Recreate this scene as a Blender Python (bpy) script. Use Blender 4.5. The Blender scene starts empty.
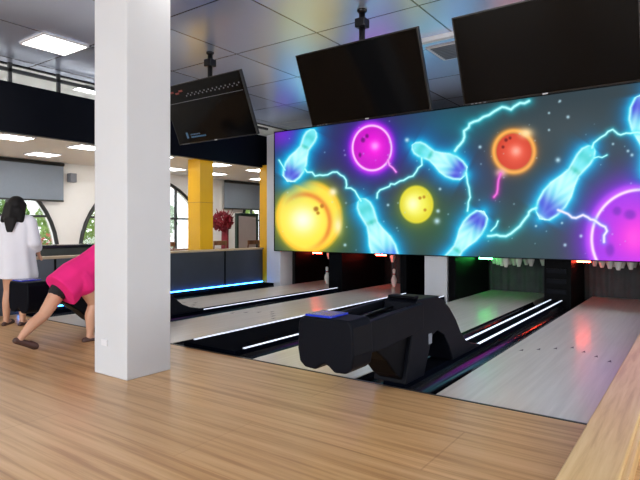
import bpy, bmesh, math, random
import numpy as np
from mathutils import Vector, Matrix, Euler, noise as mnoise
random.seed(7)
S = 1.22            # one scene unit (eye height) in metres
PI = math.pi
SC = bpy.context.scene
C = SC.collection

# ------------------------------------------------------------------ materials
def lin(c):
    c = c / 255.0
    return c / 12.92 if c <= 0.04045 else ((c + 0.055) / 1.055) ** 2.4
def rgb(r, g, b): return (lin(r), lin(g), lin(b), 1.0)

def mat(name, col, rough=0.5, metal=0.0, spec=0.5, emit=None, estr=0.0, trans=0.0, vary=0.0, vscale=8.0, coat=0.0, bump=0.0, alpha=1.0):
    m = bpy.data.materials.new(name); m.use_nodes = True
    nt = m.node_tree; b = nt.nodes['Principled BSDF']
    b.inputs['Base Color'].default_value = col
    b.inputs['Roughness'].default_value = rough
    b.inputs['Metallic'].default_value = metal
    b.inputs['Specular IOR Level'].default_value = spec
    b.inputs['Transmission Weight'].default_value = trans
    b.inputs['Coat Weight'].default_value = coat
    b.inputs['Coat Roughness'].default_value = 0.08
    b.inputs['Alpha'].default_value = alpha
    if emit:
        b.inputs['Emission Color'].default_value = emit
        b.inputs['Emission Strength'].default_value = estr
    if vary > 0 or bump > 0:
        tc = nt.nodes.new('ShaderNodeTexCoord'); nz = nt.nodes.new('ShaderNodeTexNoise')
        nz.inputs['Scale'].default_value = vscale; nz.inputs['Detail'].default_value = 4
        nt.links.new(tc.outputs['Object'], nz.inputs['Vector'])
        if vary > 0:
            mx = nt.nodes.new('ShaderNodeMix'); mx.data_type = 'RGBA'
            lo = tuple(max(0, v * (1 - vary)) for v in col[:3]) + (1,)
            hi = tuple(min(1, v * (1 + vary)) for v in col[:3]) + (1,)
            mx.inputs['A'].default_value = lo; mx.inputs['B'].default_value = hi
            nt.links.new(nz.outputs['Fac'], mx.inputs['Factor'])
            nt.links.new(mx.outputs['Result'], b.inputs['Base Color'])
        if bump > 0:
            bp = nt.nodes.new('ShaderNodeBump'); bp.inputs['Strength'].default_value = bump
            nt.links.new(nz.outputs['Fac'], bp.inputs['Height'])
            nt.links.new(bp.outputs['Normal'], b.inputs['Normal'])
    return m

def wood(name, c1, c2, c3, rough=0.3, stretch=(0.7, 9.0, 9.0), plank=None, plank_axis='X', coat=0.0, spec=0.5, line=0.75):
    """streaky boards; stretch is the noise scale per axis (small along the grain)"""
    m = bpy.data.materials.new(name); m.use_nodes = True
    nt = m.node_tree; b = nt.nodes['Principled BSDF']; N = nt.nodes.new; L = nt.links.new
    tc = N('ShaderNodeTexCoord'); geo = N('ShaderNodeNewGeometry')
    mp = N('ShaderNodeMapping'); mp.inputs['Scale'].default_value = stretch
    L(geo.outputs['Position'], mp.inputs['Vector'])
    nz = N('ShaderNodeTexNoise'); nz.inputs['Scale'].default_value = 1.6; nz.inputs['Detail'].default_value = 5; nz.inputs['Roughness'].default_value = 0.6
    nz.inputs['Distortion'].default_value = 0.3
    L(mp.outputs['Vector'], nz.inputs['Vector'])
    cr = N('ShaderNodeValToRGB'); e = cr.color_ramp.elements
    e[0].position = 0.33; e[0].color = c1
    e[1].position = 0.68; e[1].color = c3
    k = e.new(0.5); k.color = c2
    L(nz.outputs['Fac'], cr.inputs['Fac'])
    out = cr.outputs['Color']
    if plank:
        mp2 = N('ShaderNodeMapping')
        if plank_axis == 'Y': mp2.inputs['Rotation'].default_value = (0, 0, PI / 2)
        L(geo.outputs['Position'], mp2.inputs['Vector'])
        br = N('ShaderNodeTexBrick'); br.inputs['Scale'].default_value = 1.0
        br.inputs['Brick Width'].default_value = plank[0]; br.inputs['Row Height'].default_value = plank[1]
        br.inputs['Mortar Size'].default_value = plank[2]; br.inputs['Mortar Smooth'].default_value = 0.3
        br.inputs['Color1'].default_value = (0.93, 0.93, 0.93, 1); br.inputs['Color2'].default_value = (1.05, 1.05, 1.05, 1)
        br.inputs['Mortar'].default_value = (line, line * 0.95, line * 0.9, 1)
        L(mp2.outputs['Vector'], br.inputs['Vector'])
        mx = N('ShaderNodeMix'); mx.data_type = 'RGBA'; mx.blend_type = 'MULTIPLY'; mx.inputs['Factor'].default_value = 1
        L(out, mx.inputs['A']); L(br.outputs['Color'], mx.inputs['B']); out = mx.outputs['Result']
    L(out, b.inputs['Base Color'])
    b.inputs['Roughness'].default_value = rough; b.inputs['Coat Weight'].default_value = coat
    b.inputs['Specular IOR Level'].default_value = spec
    b.inputs['Coat Roughness'].default_value = 0.1
    return m

M = {}
M['floor'] = wood('oak_laminate', rgb(170, 126, 80), rgb(199, 157, 108), rgb(212, 173, 126), rough=0.33, stretch=(0.4, 12.0, 12.0), plank=(2.3, 0.62, 0.006), line=0.86)
M['lane'] = wood('lane_panel', rgb(208, 200, 190), rgb(216, 208, 198), rgb(224, 217, 208), rough=0.3, stretch=(14.0, 0.5, 9.0), coat=0.15)
M['curb'] = wood('curb_wood', rgb(202, 162, 104), rgb(222, 186, 128), rgb(232, 200, 146), rough=0.32, stretch=(16.0, 0.8, 10.0))
M['brown_wood'] = wood('brown_wood', rgb(90, 58, 36), rgb(120, 80, 52), rgb(150, 106, 72), rough=0.45, stretch=(12, 12, 1.5))
M['white_wall'] = mat('white_paint', rgb(232, 232, 230), 0.6, vary=0.03, vscale=3)
M['column'] = mat('column_paint', rgb(198, 200, 203), 0.55, vary=0.03, vscale=4)
M['yellow'] = mat('yellow_paint', rgb(218, 166, 14), 0.4, vary=0.05, vscale=3)
M['dark_wall'] = mat('black_board', rgb(10, 11, 14), 0.6, vary=0.2)
M['fascia'] = mat('navy_fascia', rgb(8, 10, 18), 0.4, spec=0.05, vary=0.15, vscale=3)
M['partition'] = mat('slate_panel', rgb(50, 56, 68), 0.35, vary=0.12, vscale=5)
M['ledge'] = mat('beige_ledge', rgb(170, 150, 120), 0.4, vary=0.1)
M['black_gloss'] = mat('black_gloss', rgb(14, 15, 22), 0.16, vary=0.1)
M['black'] = mat('black_satin', rgb(5, 5, 7), 0.5, spec=0.05, vary=0.15)
M['platform'] = mat('divider_black', rgb(3, 6, 15), 0.95, spec=0.02, vary=0.2)
M['plastic'] = mat('charcoal_plastic', rgb(12, 14, 21), 0.45, spec=0.06, vary=0.12, vscale=6)
M['plastic_dk'] = mat('dark_plastic', rgb(5, 5, 9), 0.45, spec=0.06, vary=0.12, vscale=6)
M['blue_tray'] = mat('blue_tray', rgb(26, 50, 180), 0.25, vary=0.15)
M['strip'] = mat('white_strip', rgb(235, 240, 250), 0.4, emit=rgb(225, 235, 255), estr=0.85)
M['blue_led'] = mat('blue_led', rgb(30, 110, 220), 0.4, emit=rgb(50, 140, 255), estr=26.0)
M['screen'] = mat('screen_glass', rgb(6, 6, 7), 0.12, spec=0.12)
M['bezel'] = mat('tv_bezel', rgb(12, 12, 14), 0.3)
M['metal'] = mat('dark_metal', rgb(40, 40, 42), 0.35, metal=0.8)
M['chrome'] = mat('pale_metal', rgb(190, 195, 200), 0.3, metal=0.7)
M['logo'] = mat('logo_mark', rgb(200, 200, 205), 0.4)
M['uiblue'] = mat('screen_blue', rgb(20, 50, 70), 0.3, emit=rgb(70, 120, 160), estr=0.35)
M['uired'] = mat('screen_red', rgb(70, 20, 20), 0.3, emit=rgb(150, 60, 50), estr=0.25)
M['uigrey'] = mat('screen_grey', rgb(60, 60, 60), 0.3, emit=rgb(140, 140, 150), estr=0.3)
M['lamp'] = mat('lamp_diffuser', rgb(250, 250, 250), 0.5, emit=(1, 0.98, 0.95, 1), estr=6.5)
M['lamp2'] = mat('lamp_diffuser_low', rgb(250, 250, 250), 0.5, emit=(1, 0.99, 0.97, 1), estr=14.0)
M['white_metal'] = mat('white_metal', rgb(215, 215, 218), 0.4)
M['grille'] = mat('grille', rgb(110, 115, 125), 0.5)
M['glass'] = mat('window_glass', (0.9, 0.95, 0.95, 1), 0.02, trans=1.0, alpha=0.25)
M['frame_dk'] = mat('window_frame', rgb(38, 40, 40), 0.4)
M['blind'] = mat('grey_blind', rgb(128, 138, 150), 0.8, vary=0.05, vscale=20)
M['pin'] = mat('pin_white', rgb(236, 234, 228), 0.25)
M['pinred'] = mat('pin_red', rgb(190, 25, 30), 0.3)
M['arrow'] = mat('arrow_dark', rgb(70, 50, 60), 0.5)
M['curtain'] = mat('pit_curtain', rgb(62, 66, 68), 0.8, vary=0.35, vscale=6, bump=0.3)
M['deckred'] = mat('deck_lamp_red', rgb(200, 20, 15), 0.4, emit=(1, 0.06, 0.03, 1), estr=60)
M['deckgreen'] = mat('deck_lamp_green', rgb(20, 200, 40), 0.4, emit=(0.05, 1, 0.15, 1), estr=50)
M['skin'] = mat('skin', rgb(196, 148, 120), 0.5)
M['hair'] = mat('black_hair', rgb(14, 10, 10), 0.6, spec=0.2, vary=0.3, vscale=40)
M['white_cloth'] = mat('white_cloth', rgb(218, 218, 226), 0.85, vary=0.03, vscale=8, bump=0.25)
M['pink_cloth'] = mat('pink_cloth', rgb(226, 22, 118), 0.8, vary=0.05, vscale=8, bump=0.25)
M['black_cloth'] = mat('black_cloth', rgb(22, 20, 24), 0.85)
M['sandal'] = mat('brown_shoe', rgb(72, 46, 40), 0.5, vary=0.2)
M['eye'] = mat('eye', rgb(20, 16, 14), 0.2)
M['lip'] = mat('lip', rgb(170, 85, 80), 0.4)
M['red_leaf'] = mat('red_blossom', rgb(130, 12, 36), 0.6, vary=0.35, vscale=12)
M['leaf'] = mat('green_leaf', rgb(96, 140, 62), 0.6, vary=0.4, vscale=5)
M['leaf2'] = mat('pale_leaf', rgb(150, 178, 96), 0.6, vary=0.35, vscale=5)
M['flower'] = mat('pink_flower', rgb(214, 60, 80), 0.6, vary=0.3, vscale=9)
M['paving'] = mat('paving', rgb(200, 196, 186), 0.8, vary=0.08, vscale=1)
M['board'] = mat('board_face', rgb(176, 166, 164), 0.5, vary=0.06)
M['board_frame'] = mat('board_frame', rgb(30, 52, 44), 0.4)
M['counter'] = mat('counter_front', rgb(52, 56, 50), 0.5, vary=0.2)
M['red_bag'] = mat('red_fabric', rgb(170, 24, 40), 0.7)
M['foul'] = mat('foul_black', rgb(20, 18, 18), 0.4)

def ceiling_mat():
    m = bpy.data.materials.new('ceiling_panels'); m.use_nodes = True
    nt = m.node_tree; b = nt.nodes['Principled BSDF']; N = nt.nodes.new; L = nt.links.new
    geo = N('ShaderNodeNewGeometry'); mp = N('ShaderNodeMapping')
    mp.inputs['Location'].default_value = (2.0 * S + 0, -4.27 * S, 0)
    L(geo.outputs['Position'], mp.inputs['Vector'])
    br = N('ShaderNodeTexBrick'); br.offset = 0.0; br.inputs['Scale'].default_value = 1.0
    br.inputs['Brick Width'].default_value = 1.1 * S; br.inputs['Row Height'].default_value = 1.1 * S
    br.inputs['Mortar Size'].default_value = 0.012; br.inputs['Mortar Smooth'].default_value = 0.2
    br.inputs['Color1'].default_value = rgb(208, 222, 250); br.inputs['Color2'].default_value = rgb(214, 228, 255)
    br.inputs['Mortar'].default_value = rgb(112, 118, 130)
    L(mp.outputs['Vector'], br.inputs['Vector'])
    L(br.outputs['Color'], b.inputs['Base Color'])
    b.inputs['Roughness'].default_value = 0.26; b.inputs['Metallic'].default_value = 0.6
    return m
M['ceiling'] = ceiling_mat()

# ------------------------------------------------------------------ helpers
class MB:
    """collects shapes (scene units) and links them as ONE mesh object"""
    def __init__(s): s.bm = bmesh.new(); s.mi = 0
    def _new(s, verts, faces, smooth=False):
        vs = [s.bm.verts.new(v) for v in verts]
        for f in faces:
            try:
                fc = s.bm.faces.new([vs[i] for i in f]); fc.material_index = s.mi; fc.smooth = smooth
            except ValueError: pass
        return vs
    def box(s, x0, x1, y0, y1, z0, z1):
        v = [(x, y, z) for z in (z0, z1) for y in (y0, y1) for x in (x0, x1)]
        s._new(v, [(0, 2, 3, 1), (4, 5, 7, 6), (0, 1, 5, 4), (2, 6, 7, 3), (0, 4, 6, 2), (1, 3, 7, 5)]); return s
    def prism(s, pts, axis, a, b):
        """pts: profile; axis 'X': pts are (y,z); 'Y': (x,z); 'Z': (x,y)"""
        n = len(pts)
        def P(p, t): return {'X': (t, p[0], p[1]), 'Y': (p[0], t, p[1]), 'Z': (p[0], p[1], t)}[axis]
        v = [P(p, a) for p in pts] + [P(p, b) for p in pts]
        f = [tuple(range(n)), tuple(range(2 * n - 1, n - 1, -1))] + [(i, (i + 1) % n, n + (i + 1) % n, n + i) for i in range(n)]
        s._new(v, f); return s
    def tube(s, pts, r, n=8, closed=False):
        pts = [Vector(p) for p in pts]; rr = r if isinstance(r, (list, tuple)) else [r] * len(pts)
        rings = []; up = None
        for i, p in enumerate(pts):
            d = (pts[min(i + 1, len(pts) - 1)] - pts[max(i - 1, 0)]).normalized()
            if up is None: up = Vector((0, 0, 1)) if abs(d.z) < 0.9 else Vector((1, 0, 0))
            a = d.cross(up).normalized(); b = a.cross(d).normalized(); up = b
            rings.append([s.bm.verts.new(p + (a * math.cos(2 * PI * k / n) + b * math.sin(2 * PI * k / n)) * rr[i]) for k in range(n)])
        for i in range(len(rings) - 1):
            for k in range(n):
                f = s.bm.faces.new((rings[i][k], rings[i][(k + 1) % n], rings[i + 1][(k + 1) % n], rings[i + 1][k])); f.smooth = True; f.material_index = s.mi
        for ring in (rings[0], rings[-1]):
            f = s.bm.faces.new(ring); f.material_index = s.mi
        return s
    def lathe(s, prof, x, y, z, n=20):
        rings = [[s.bm.verts.new((x + r * math.cos(2 * PI * k / n), y + r * math.sin(2 * PI * k / n), z + h)) for k in range(n)] for r, h in prof]
        for i in range(len(rings) - 1):
            for k in range(n):
                f = s.bm.faces.new((rings[i][k], rings[i][(k + 1) % n], rings[i + 1][(k + 1) % n], rings[i + 1][k])); f.smooth = True; f.material_index = s.mi
        for ring in (rings[0], rings[-1]):
            f = s.bm.faces.new(ring); f.material_index = s.mi
        return s
    def ball(s, c, r, sub=2, rx=None, ry=None, rz=None):
        rx = rx or r; ry = ry or r; rz = rz or r
        ret = bmesh.ops.create_icosphere(s.bm, subdivisions=sub, radius=1.0, matrix=Matrix.Translation(c) @ Matrix.Diagonal((rx, ry, rz, 1)))
        for v in ret['verts']:
            for f in v.link_faces: f.smooth = True; f.material_index = s.mi
        return s
    def capsule(s, a, b, ra, rb, n=14):
        a = Vector(a); b = Vector(b); s.ball(a, ra, 2); s.ball(b, rb, 2)
        if (b - a).length > 1e-4:
            s.tube([a, b], [ra, rb], n)
        return s
    def build(s, name, material, parent=None, bevel=0.0, recalc=True):
        bm = s.bm
        if recalc: bmesh.ops.recalc_face_normals(bm, faces=bm.faces[:])
        me = bpy.data.meshes.new(name)
        for v in bm.verts: v.co = v.co * S
        bm.to_mesh(me); bm.free()
        mats = material if isinstance(material, (list, tuple)) else [material]
        for m in mats: me.materials.append(m)
        o = bpy.data.objects.new(name, me); C.objects.link(o)
        if parent is not None:
            w = Vector((0, 0, 0)); p = parent
            while p is not None: w += p.location; p = p.parent
            me.transform(Matrix.Translation(-w)); o.parent = parent
        else:
            xs = [v.co for v in me.vertices]
            lo = [min(c[i] for c in xs) for i in range(3)]; hi = [max(c[i] for c in xs) for i in range(3)]
            org = Vector(((lo[0] + hi[0]) / 2, (lo[1] + hi[1]) / 2, lo[2]))
            me.transform(Matrix.Translation(-org)); o.location = org
        if bevel > 0:
            md = o.modifiers.new('bevel', 'BEVEL'); md.width = bevel * S; md.segments = 3; md.limit_method = 'ANGLE'; md.angle_limit = math.radians(35)
        return o

def tag(o, label=None, cat=None, group=None, kind=None):
    if label: o['label'] = label
    if cat: o['category'] = cat
    if group: o['group'] = group
    if kind: o['kind'] = kind
    return o
def thing(name, label, cat, loc, group=None):
    o = bpy.data.objects.new(name, None); C.objects.link(o)
    o.location = Vector(loc) * S; o.empty_display_size = 0.1
    return tag(o, label, cat, group)
def struct(name, mb, m, parent=None, bevel=0):
    o = mb.build(name, m, parent, bevel)
    if parent is None: o['kind'] = 'structure'
    return o
def dup(root, loc, label=None, group=None, rz=None):
    r = root.copy(); C.objects.link(r); r.location = Vector(loc) * S
    if rz is not None: r.rotation_euler = (0, 0, rz)
    if label: r['label'] = label
    if group: r['group'] = group
    for ch in list(root.children):
        c = ch.copy(); C.objects.link(c); c.parent = r
        for g in ch.children:
            d = g.copy(); C.objects.link(d); d.parent = c
    return r

# ------------------------------------------------------------------ layout numbers
CE = 2.95                       # ceiling height
YF = 3.0                        # foul line
LE = 8.75                       # end of the pin decks
LANES = [(-6.00, -5.14), (-4.63, -3.77), (-2.80, -1.88), (-1.30, -0.44)]
LW, RW, YB, YN = -9.2, 4.0, 11.0, -6.0

# ------------------------------------------------------------------ room shell
struct('floor', MB().box(LW, RW, YN, YF, -0.12, 0.0), M['floor'])
struct('floor_lounge', MB().box(LW, -6.62, YF, YB, -0.12, 0.0), M['floor'])
struct('floor_under_lanes', MB().box(-6.62, RW, YF, YB, -0.2, -0.115), M['black'])
struct('ceiling', MB().box(-6.62, RW, YN, YB, CE, CE + 0.1), M['ceiling'])
struct('ceiling_upper', MB().box(LW, -6.62, YN, YB, CE + 0.28, CE + 0.38), M['white_wall'])
struct('ceiling_edge', MB().box(-6.66, -6.60, YN, YB, CE - 0.01, CE + 0.3), M['fascia'])
struct('ceiling_lounge', MB().box(LW, -6.62, YN, YB, 2.17, 2.24), M['white_wall'])
struct('wall_mezzanine', MB().box(-6.62, -6.54, YN, 7.55, 2.13, 2.715), M['fascia'])

struct('wall_far', MB().box(LW, RW, YB, YB + 0.1, -0.1, CE + 0.4), M['white_wall'])
struct('wall_behind_pins', MB().box(-6.1, RW, 8.95, 9.05, -0.1, CE), M['dark_wall'])
struct('wall_beside_pins', MB().box(-6.1, -6.03, 7.62, 8.95, -0.1, 2.7), M['dark_wall'])
# near wall behind the viewer, with three big windows
def wall_with_openings(name, axis, plane, thick, a0, a1, z0, z1, ops, m):
    mb = MB(); cur = a0
    def bx(p, q, r, s_):
        if q - p < 1e-4 or s_ - r < 1e-4: return
        if axis == 'Y': mb.box(p, q, plane, plane + thick, r, s_)
        else: mb.box(plane, plane + thick, p, q, r, s_)
    for (p, q, r, s_) in ops:
        bx(cur, p, z0, z1); bx(p, q, z0, r); bx(p, q, s_, z1); cur = q
    bx(cur, a1, z0, z1)
    return struct(name, mb, m)
nw = [(-5.5, -2.9, 0.1, 2.6), (-2.2, 0.4, 0.1, 2.6), (1.1, 3.7, 0.1, 2.6)]
wall_with_openings('wall_near', 'Y', YN - 0.1, 0.1, LW, RW, -0.1, CE + 0.4, nw, M['white_wall'])

rwn = [(4.5, 7.8, 0.3, 2.6)]  # unseen opening, added to let light onto the lanes
wall_with_openings('wall_right', 'X', RW, 0.1, YN, YB, -0.1, CE + 0.4, rwn, M['white_wall'])
# left wall with arched windows
def arch_pts(yc, hw, zb, zt, n=24, grow=0.0):
    """elliptical arch outline from the right foot over the top to the left foot, (y,z)"""
    zs = zb
    return [(yc + (hw + grow) * math.cos(PI * k / n), zs + (zt - zs + grow) * math.sin(PI * k / n)) for k in range(n + 1)]
arches = [(3.40, 1.50), (6.82, 1.50), (10.2, 0.75 + 0.0)]
ZB, ZT = 0.55, 2.04
mb = MB()
edges_y = [YN]
for (yc, hw) in arches: edges_y += [yc - hw, yc + hw]
edges_y.append(YB)
for i in range(0, len(edges_y), 2): mb.box(LW - 0.12, LW, edges_y[i], edges_y[i + 1], -0.1, CE + 0.4)
for (yc, hw) in arches:
    mb.box(LW - 0.12, LW, yc - hw, yc + hw, -0.1, ZB)
    a = arch_pts(yc, hw, ZB, ZT)
    # the spandrel above the arch, as thin columns between arch and top
    for (p, q) in zip(a[:-1], a[1:]):
        mb.prism([(p[0], p[1]), (q[0], q[1]), (q[0], CE + 0.4), (p[0], CE + 0.4)], 'X', LW - 0.12, LW)
struct('wall_left', mb, M['white_wall'])
for i, (yc, hw) in enumerate(arches):
    f = MB(); a = arch_pts(yc, hw, ZB, ZT)
    f.tube([(LW + 0.02, p[0], p[1]) for p in a], 0.035, 8)
    f.tube([(LW + 0.02, yc - hw, ZB), (LW + 0.02, yc + hw, ZB)], 0.03, 8)
    w = struct('window_%d' % (i + 1), f, M['frame_dk'])
    g = MB(); ng = [(p[0], p[1]) for p in a]
    g.prism(ng, 'X', LW - 0.07, LW - 0.06); g.build('window_glass', M['glass'], w)
    mu = MB(); zmid = 1.22
    hh = hw * math.sqrt(max(0, 1 - ((zmid - ZB) / (ZT - ZB)) ** 2))
    mu.box(LW - 0.02, LW + 0.03, yc - hh, yc + hh, zmid - 0.02, zmid + 0.02)
    for fr in (-0.45, 0.0, 0.45):
        yy = yc + fr * hw * 1.0; zz = ZB + (ZT - ZB) * math.sqrt(1 - fr * fr)
        mu.box(LW - 0.02, LW + 0.03, yy - 0.02, yy + 0.02, ZB, zz)
    mu.build('window_mullion', M['frame_dk'], w)
    s_ = MB().box(LW, LW + 0.12, yc - hw, yc + hw, ZB - 0.06, ZB - 0.02); s_.build('window_sill', M['white_metal'], w)

# blinds
for (y0, y1, lab) in ((1.0, 4.98, 'wide grey roller blind at the far left, lowered over the arched window'),
                      (8.88, 10.95, 'grey roller blind on the left wall behind the framed board')):
    t = thing('roller_blind', lab, 'blind', (LW + 0.06, (y0 + y1) / 2, 1.5), 'grey roller blinds on the left wall')
    MB().box(LW + 0.06, LW + 0.075, y0, y1, 1.5, 2.12).build('fabric', M['blind'], t)
    MB().box(LW + 0.055, LW + 0.085, y0, y1, 1.475, 1.505).build('bottom_bar', M['frame_dk'], t)
    MB().tube([(LW + 0.08, y0, 2.13), (LW + 0.08, y1, 2.13)], 0.03).build('roller', M['frame_dk'], t)

# ------------------------------------------------------------------ outside the left windows
struct('floor_outside', MB().box(-24, LW - 0.12, -10, 26, -0.2, -0.1), M['paving'])
def foliage(mb, cx, cy, cz, rx, ry, rz, n, sz):
    for _ in range(n):
        a = random.uniform(0, 2 * PI); b = math.acos(random.uniform(-1, 1)); r = random.uniform(0.55, 1) ** 0.6
        p = Vector((cx + rx * r * math.sin(b) * math.cos(a), cy + ry * r * math.sin(b) * math.sin(a), cz + rz * r * math.cos(b)))
        q = Euler((random.uniform(0, 6), random.uniform(0, 6), random.uniform(0, 6))).to_matrix()
        k = sz * random.uniform(0.6, 1.3)
        vs = [mb.bm.verts.new(p + q @ Vector(v) * k) for v in ((-.5, 0, 0), (0, -.25, .08), (.6, 0, 0), (0, .25, .08))]
        mb.bm.faces.new(vs).material_index = mb.mi
for (x, y, zc, r, m, lab) in (
        (-12.2, 5.0, 1.1, 0.9, 'leaf', 'green leafy tree outside, left of the white column'),
        (-12.6, 7.3, 1.2, 1.0, 'leaf2', 'pale green tree outside the middle arched window'),
        (-13.4, 9.8, 1.3, 1.0, 'leaf', 'green tree seen through the arched window beside the yellow column'),
        (-13.0, 3.0, 1.4, 1.2, 'leaf', 'dark green tree outside behind the dark-haired woman'),
        (-13.6, 13.2, 1.5, 1.2, 'leaf2', 'pale tree outside beyond the framed board')):
    t = thing('garden_tree', lab, 'tree', (x, y, -0.1), 'trees outside the windows')
    MB().tube([(x, y, -0.1), (x + 0.03, y, zc * 0.6), (x, y + 0.05, zc)], [0.1, 0.07, 0.04]).build('trunk', M['brown_wood'], t)
    f = MB(); foliage(f, x, y, zc, r * 0.8, r, r * 0.75, 1300, 0.2); f.build('crown', M[m], t, recalc=False)
for (x, y, lab) in ((-10.6, 5.6, 'pink flowering bush outside, left of the white column'), (-10.8, 8.2, 'pink flowering bush outside beside the yellow column'), (-10.9, 10.3, 'pink flowering bush outside behind the red blossom tree')):
    f = MB(); foliage(f, x, y, 0.42, 0.35, 0.5, 0.45, 420, 0.13); f.mi = 1; foliage(f, x, y, 0.5, 0.37, 0.52, 0.42, 260, 0.11)
    tag(f.build('flower_bush', [M['leaf'], M['flower']], recalc=False), lab, 'bush', 'flowering bushes outside')

# ------------------------------------------------------------------ mezzanine railing
t = thing('balcony_railing', 'black metal railing along the top of the dark mezzanine fascia', 'railing', (-6.58, 3, 2.715))
MB().box(-6.6, -6.56, YN, 7.5, 2.845, 2.885).build('rail', M['frame_dk'], t)
for k in range(20):
    y = 7.0 - k * 0.58
    MB().box(-6.59, -6.56, y - 0.022, y + 0.022, 2.715, CE).build('post', M['frame_dk'], t)

# ------------------------------------------------------------------ half-height partition
struct('wall_partition', MB().box(-6.66, -6.52, 0.8, 7.30, 0.0, 0.63), M['partition'])
struct('trim_1', MB().box(-6.69, -6.49, 0.78, 7.30, 0.63, 0.66), M['ledge'], bevel=0.006)
for i, y in enumerate((2.0, 3.45, 4.9, 6.35)):
    struct('trim_%d' % (i + 2), MB().box(-6.522, -6.512, y - 0.012, y + 0.012, 0.05, 0.63), M['black'])
tag(MB().box(-6.512, -6.498, 3.0, 7.28, 0.036, 0.048).build('light_strip', M['blue_led']), 'thin blue glowing strip along the foot of the grey partition', 'light strip')
# gutter and ledge left of lane 1
def gutter(mb, x0, x1, y0, y1, n=10):
    r = (x1 - x0) / 2; c = (x0 + x1) / 2
    p = [(c + r * math.cos(PI + PI * k / n), -0.085 * math.sin(PI * k / n) - 0.005) for k in range(n + 1)]
    q = [(a * 1.0, b - 0.02) for a, b in p[::-1]]
    n1 = len(p)
    v = [(a, y0, b) for a, b in p] + [(a, y1, b) for a, b in p]
    f = [(i, i + 1, n1 + i + 1, n1 + i) for i in range(n1 - 1)]
    mb._new(v, f, smooth=True)
    v = [(a, y0, b) for a, b in q] + [(a, y1, b) for a, b in q]
    mb._new(v, f, smooth=True)
    return mb
def divider(gap, plat, label, strips, pw=0.035, pe=7.24):
    x0, x1 = gap; p0, p1 = plat
    t = thing('lane_divider', label, 'lane divider', ((p0 + p1) / 2, YF, -0.115))
    MB().box(p0, p1, YF + 0.012, pe, -0.115, pw).build('platform', M['platform'], t, bevel=0.004)
    if p0 - x0 > 0.05: gutter(MB(), x0 + 0.002, p0 - 0.002, YF + 0.012, pe).build('gutter', M['black_gloss'], t)
    if x1 - p1 > 0.05: gutter(MB(), p1 + 0.002, x1 - 0.002, YF + 0.012, pe).build('gutter', M['black_gloss'], t)
    for (x, ys, ye) in [(a, b, min(c_, pe - 0.01)) for a, b, c_ in strips]:
        tag(MB().box(x - 0.008, x + 0.008, ys, ye, pw - 0.001, pw + 0.008).build('light_strip', M['strip'], t), 'thin glowing white strip')
    return t
divider((-6.52, -6.00), (-6.50, -6.20), 'black ledge and gutter between the grey partition and the leftmost lane', [])
divider((-5.14, -4.63), (-4.96, -4.81), 'black divider and gutters between the two left lanes, single white light strip', [(-4.83, 4.34, 7.3)])
divider((-3.77, -2.80), (-3.59, -2.98), 'wide black divider with two white light strips before the middle white column', [(-3.58, 3.12, 7.2), (-2.99, 3.12, 7.22)])
divider((-1.88, -1.30), (-1.66, -1.505), 'narrow black divider with two close white light strips beside the rightmost lane', [(-1.652, 4.34, 7.7), (-1.513, 4.34, 7.7)], pe=7.7)

# ------------------------------------------------------------------ lanes
laneinfo = ['leftmost pale bowling lane beside the grey partition, red glow at its far end',
            'second bowling lane from the left, passing behind the black ball return',
            'third bowling lane, lit green at its far end, left of the narrow divider',
            'rightmost wide pale bowling lane beside the wooden curb with a row of arrows']
for (x0, x1), lab in zip(LANES, laneinfo):
    t = thing('bowling_lane', lab, 'bowling lane', ((x0 + x1) / 2, YF, -0.115), 'bowling lanes')
    MB().box(x0, x1, YF + 0.012, LE, -0.115, 0.0).build('lane_bed', M['lane'], t)
    xc = (x0 + x1) / 2 - 0.005; w = 0.107
    for k in range(-3, 4):
        y = 4.88 - abs(k) * 0.115; x = xc + k * w
        MB().prism([(x, y + 0.045), (x - 0.014, y - 0.03), (x, y - 0.018), (x + 0.014, y - 0.03)], 'Z', 0.0, 0.0012).build('arrow', M['arrow'], t)
tag(MB().box(-6.52, -0.44, YF - 0.006, YF + 0.012, -0.115, 0.003).build('foul_line', M['foul']), 'thin black line across the floor where the lanes begin', 'foul line')

# wooden curb on the right
t = thing('wooden_curb', 'low light-wood curb running along the right side of the rightmost lane', 'curb', (-0.33, 4.0, 0.0))
MB().box(-0.425, -0.235, 0.6, 8.7, -0.0, 0.105).build('curb_body', M['curb'], t, bevel=0.008)
MB().box(-0.235, -0.215, 0.6, 8.7, 0.0, 0.085).build('side_trim', M['curb'], t)
struct('floor_right', MB().box(-0.44, RW, YF, 8.95, -0.115, 0.0), M['floor'])

# ------------------------------------------------------------------ columns
def column(x0, x1, y0, y1, z1, m, label, base=True):
    t = thing('column', label, 'column', ((x0 + x1) / 2, (y0 + y1) / 2, 0), None)
    MB().box(x0, x1, y0, y1, -0.115 if y0 == 7.25 else 0, z1).build('shaft', m, t, bevel=0.006)
    return t
c1 = column(-3.443, -3.065, 2.10, 2.455, CE, M['column'], 'large square white column in the foreground on the wooden floor')
o = MB().box(-3.35, -3.28, 2.093, 2.10, 0.20, 0.245).build('socket', M['white_metal'], c1, bevel=0.003); o['label'] = 'small white wall socket'
column(-3.30, -2.955, 7.25, 7.57, 2.7, M['column'], 'square white column under the glowing mural between the middle lanes')
column(-6.375, -6.06, 7.25, 7.60, 2.7, M['column'], 'square white column at the left end of the glowing mural')
column(-7.02, -6.72, 5.98, 6.27, 2.17, M['yellow'], 'wide yellow square column behind the grey partition')
column(-6.61, -6.40, 7.32, 7.6, 2.17, M['yellow'], 'slim-looking yellow column beside the left end of the mural')
MB().box(-7.025, -6.715, 5.975, 6.275, 1.44, 1.445).build('band', M['brown_wood'], [o for o in bpy.data.objects if o.get('label', '').startswith('wide yellow')][0])

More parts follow.
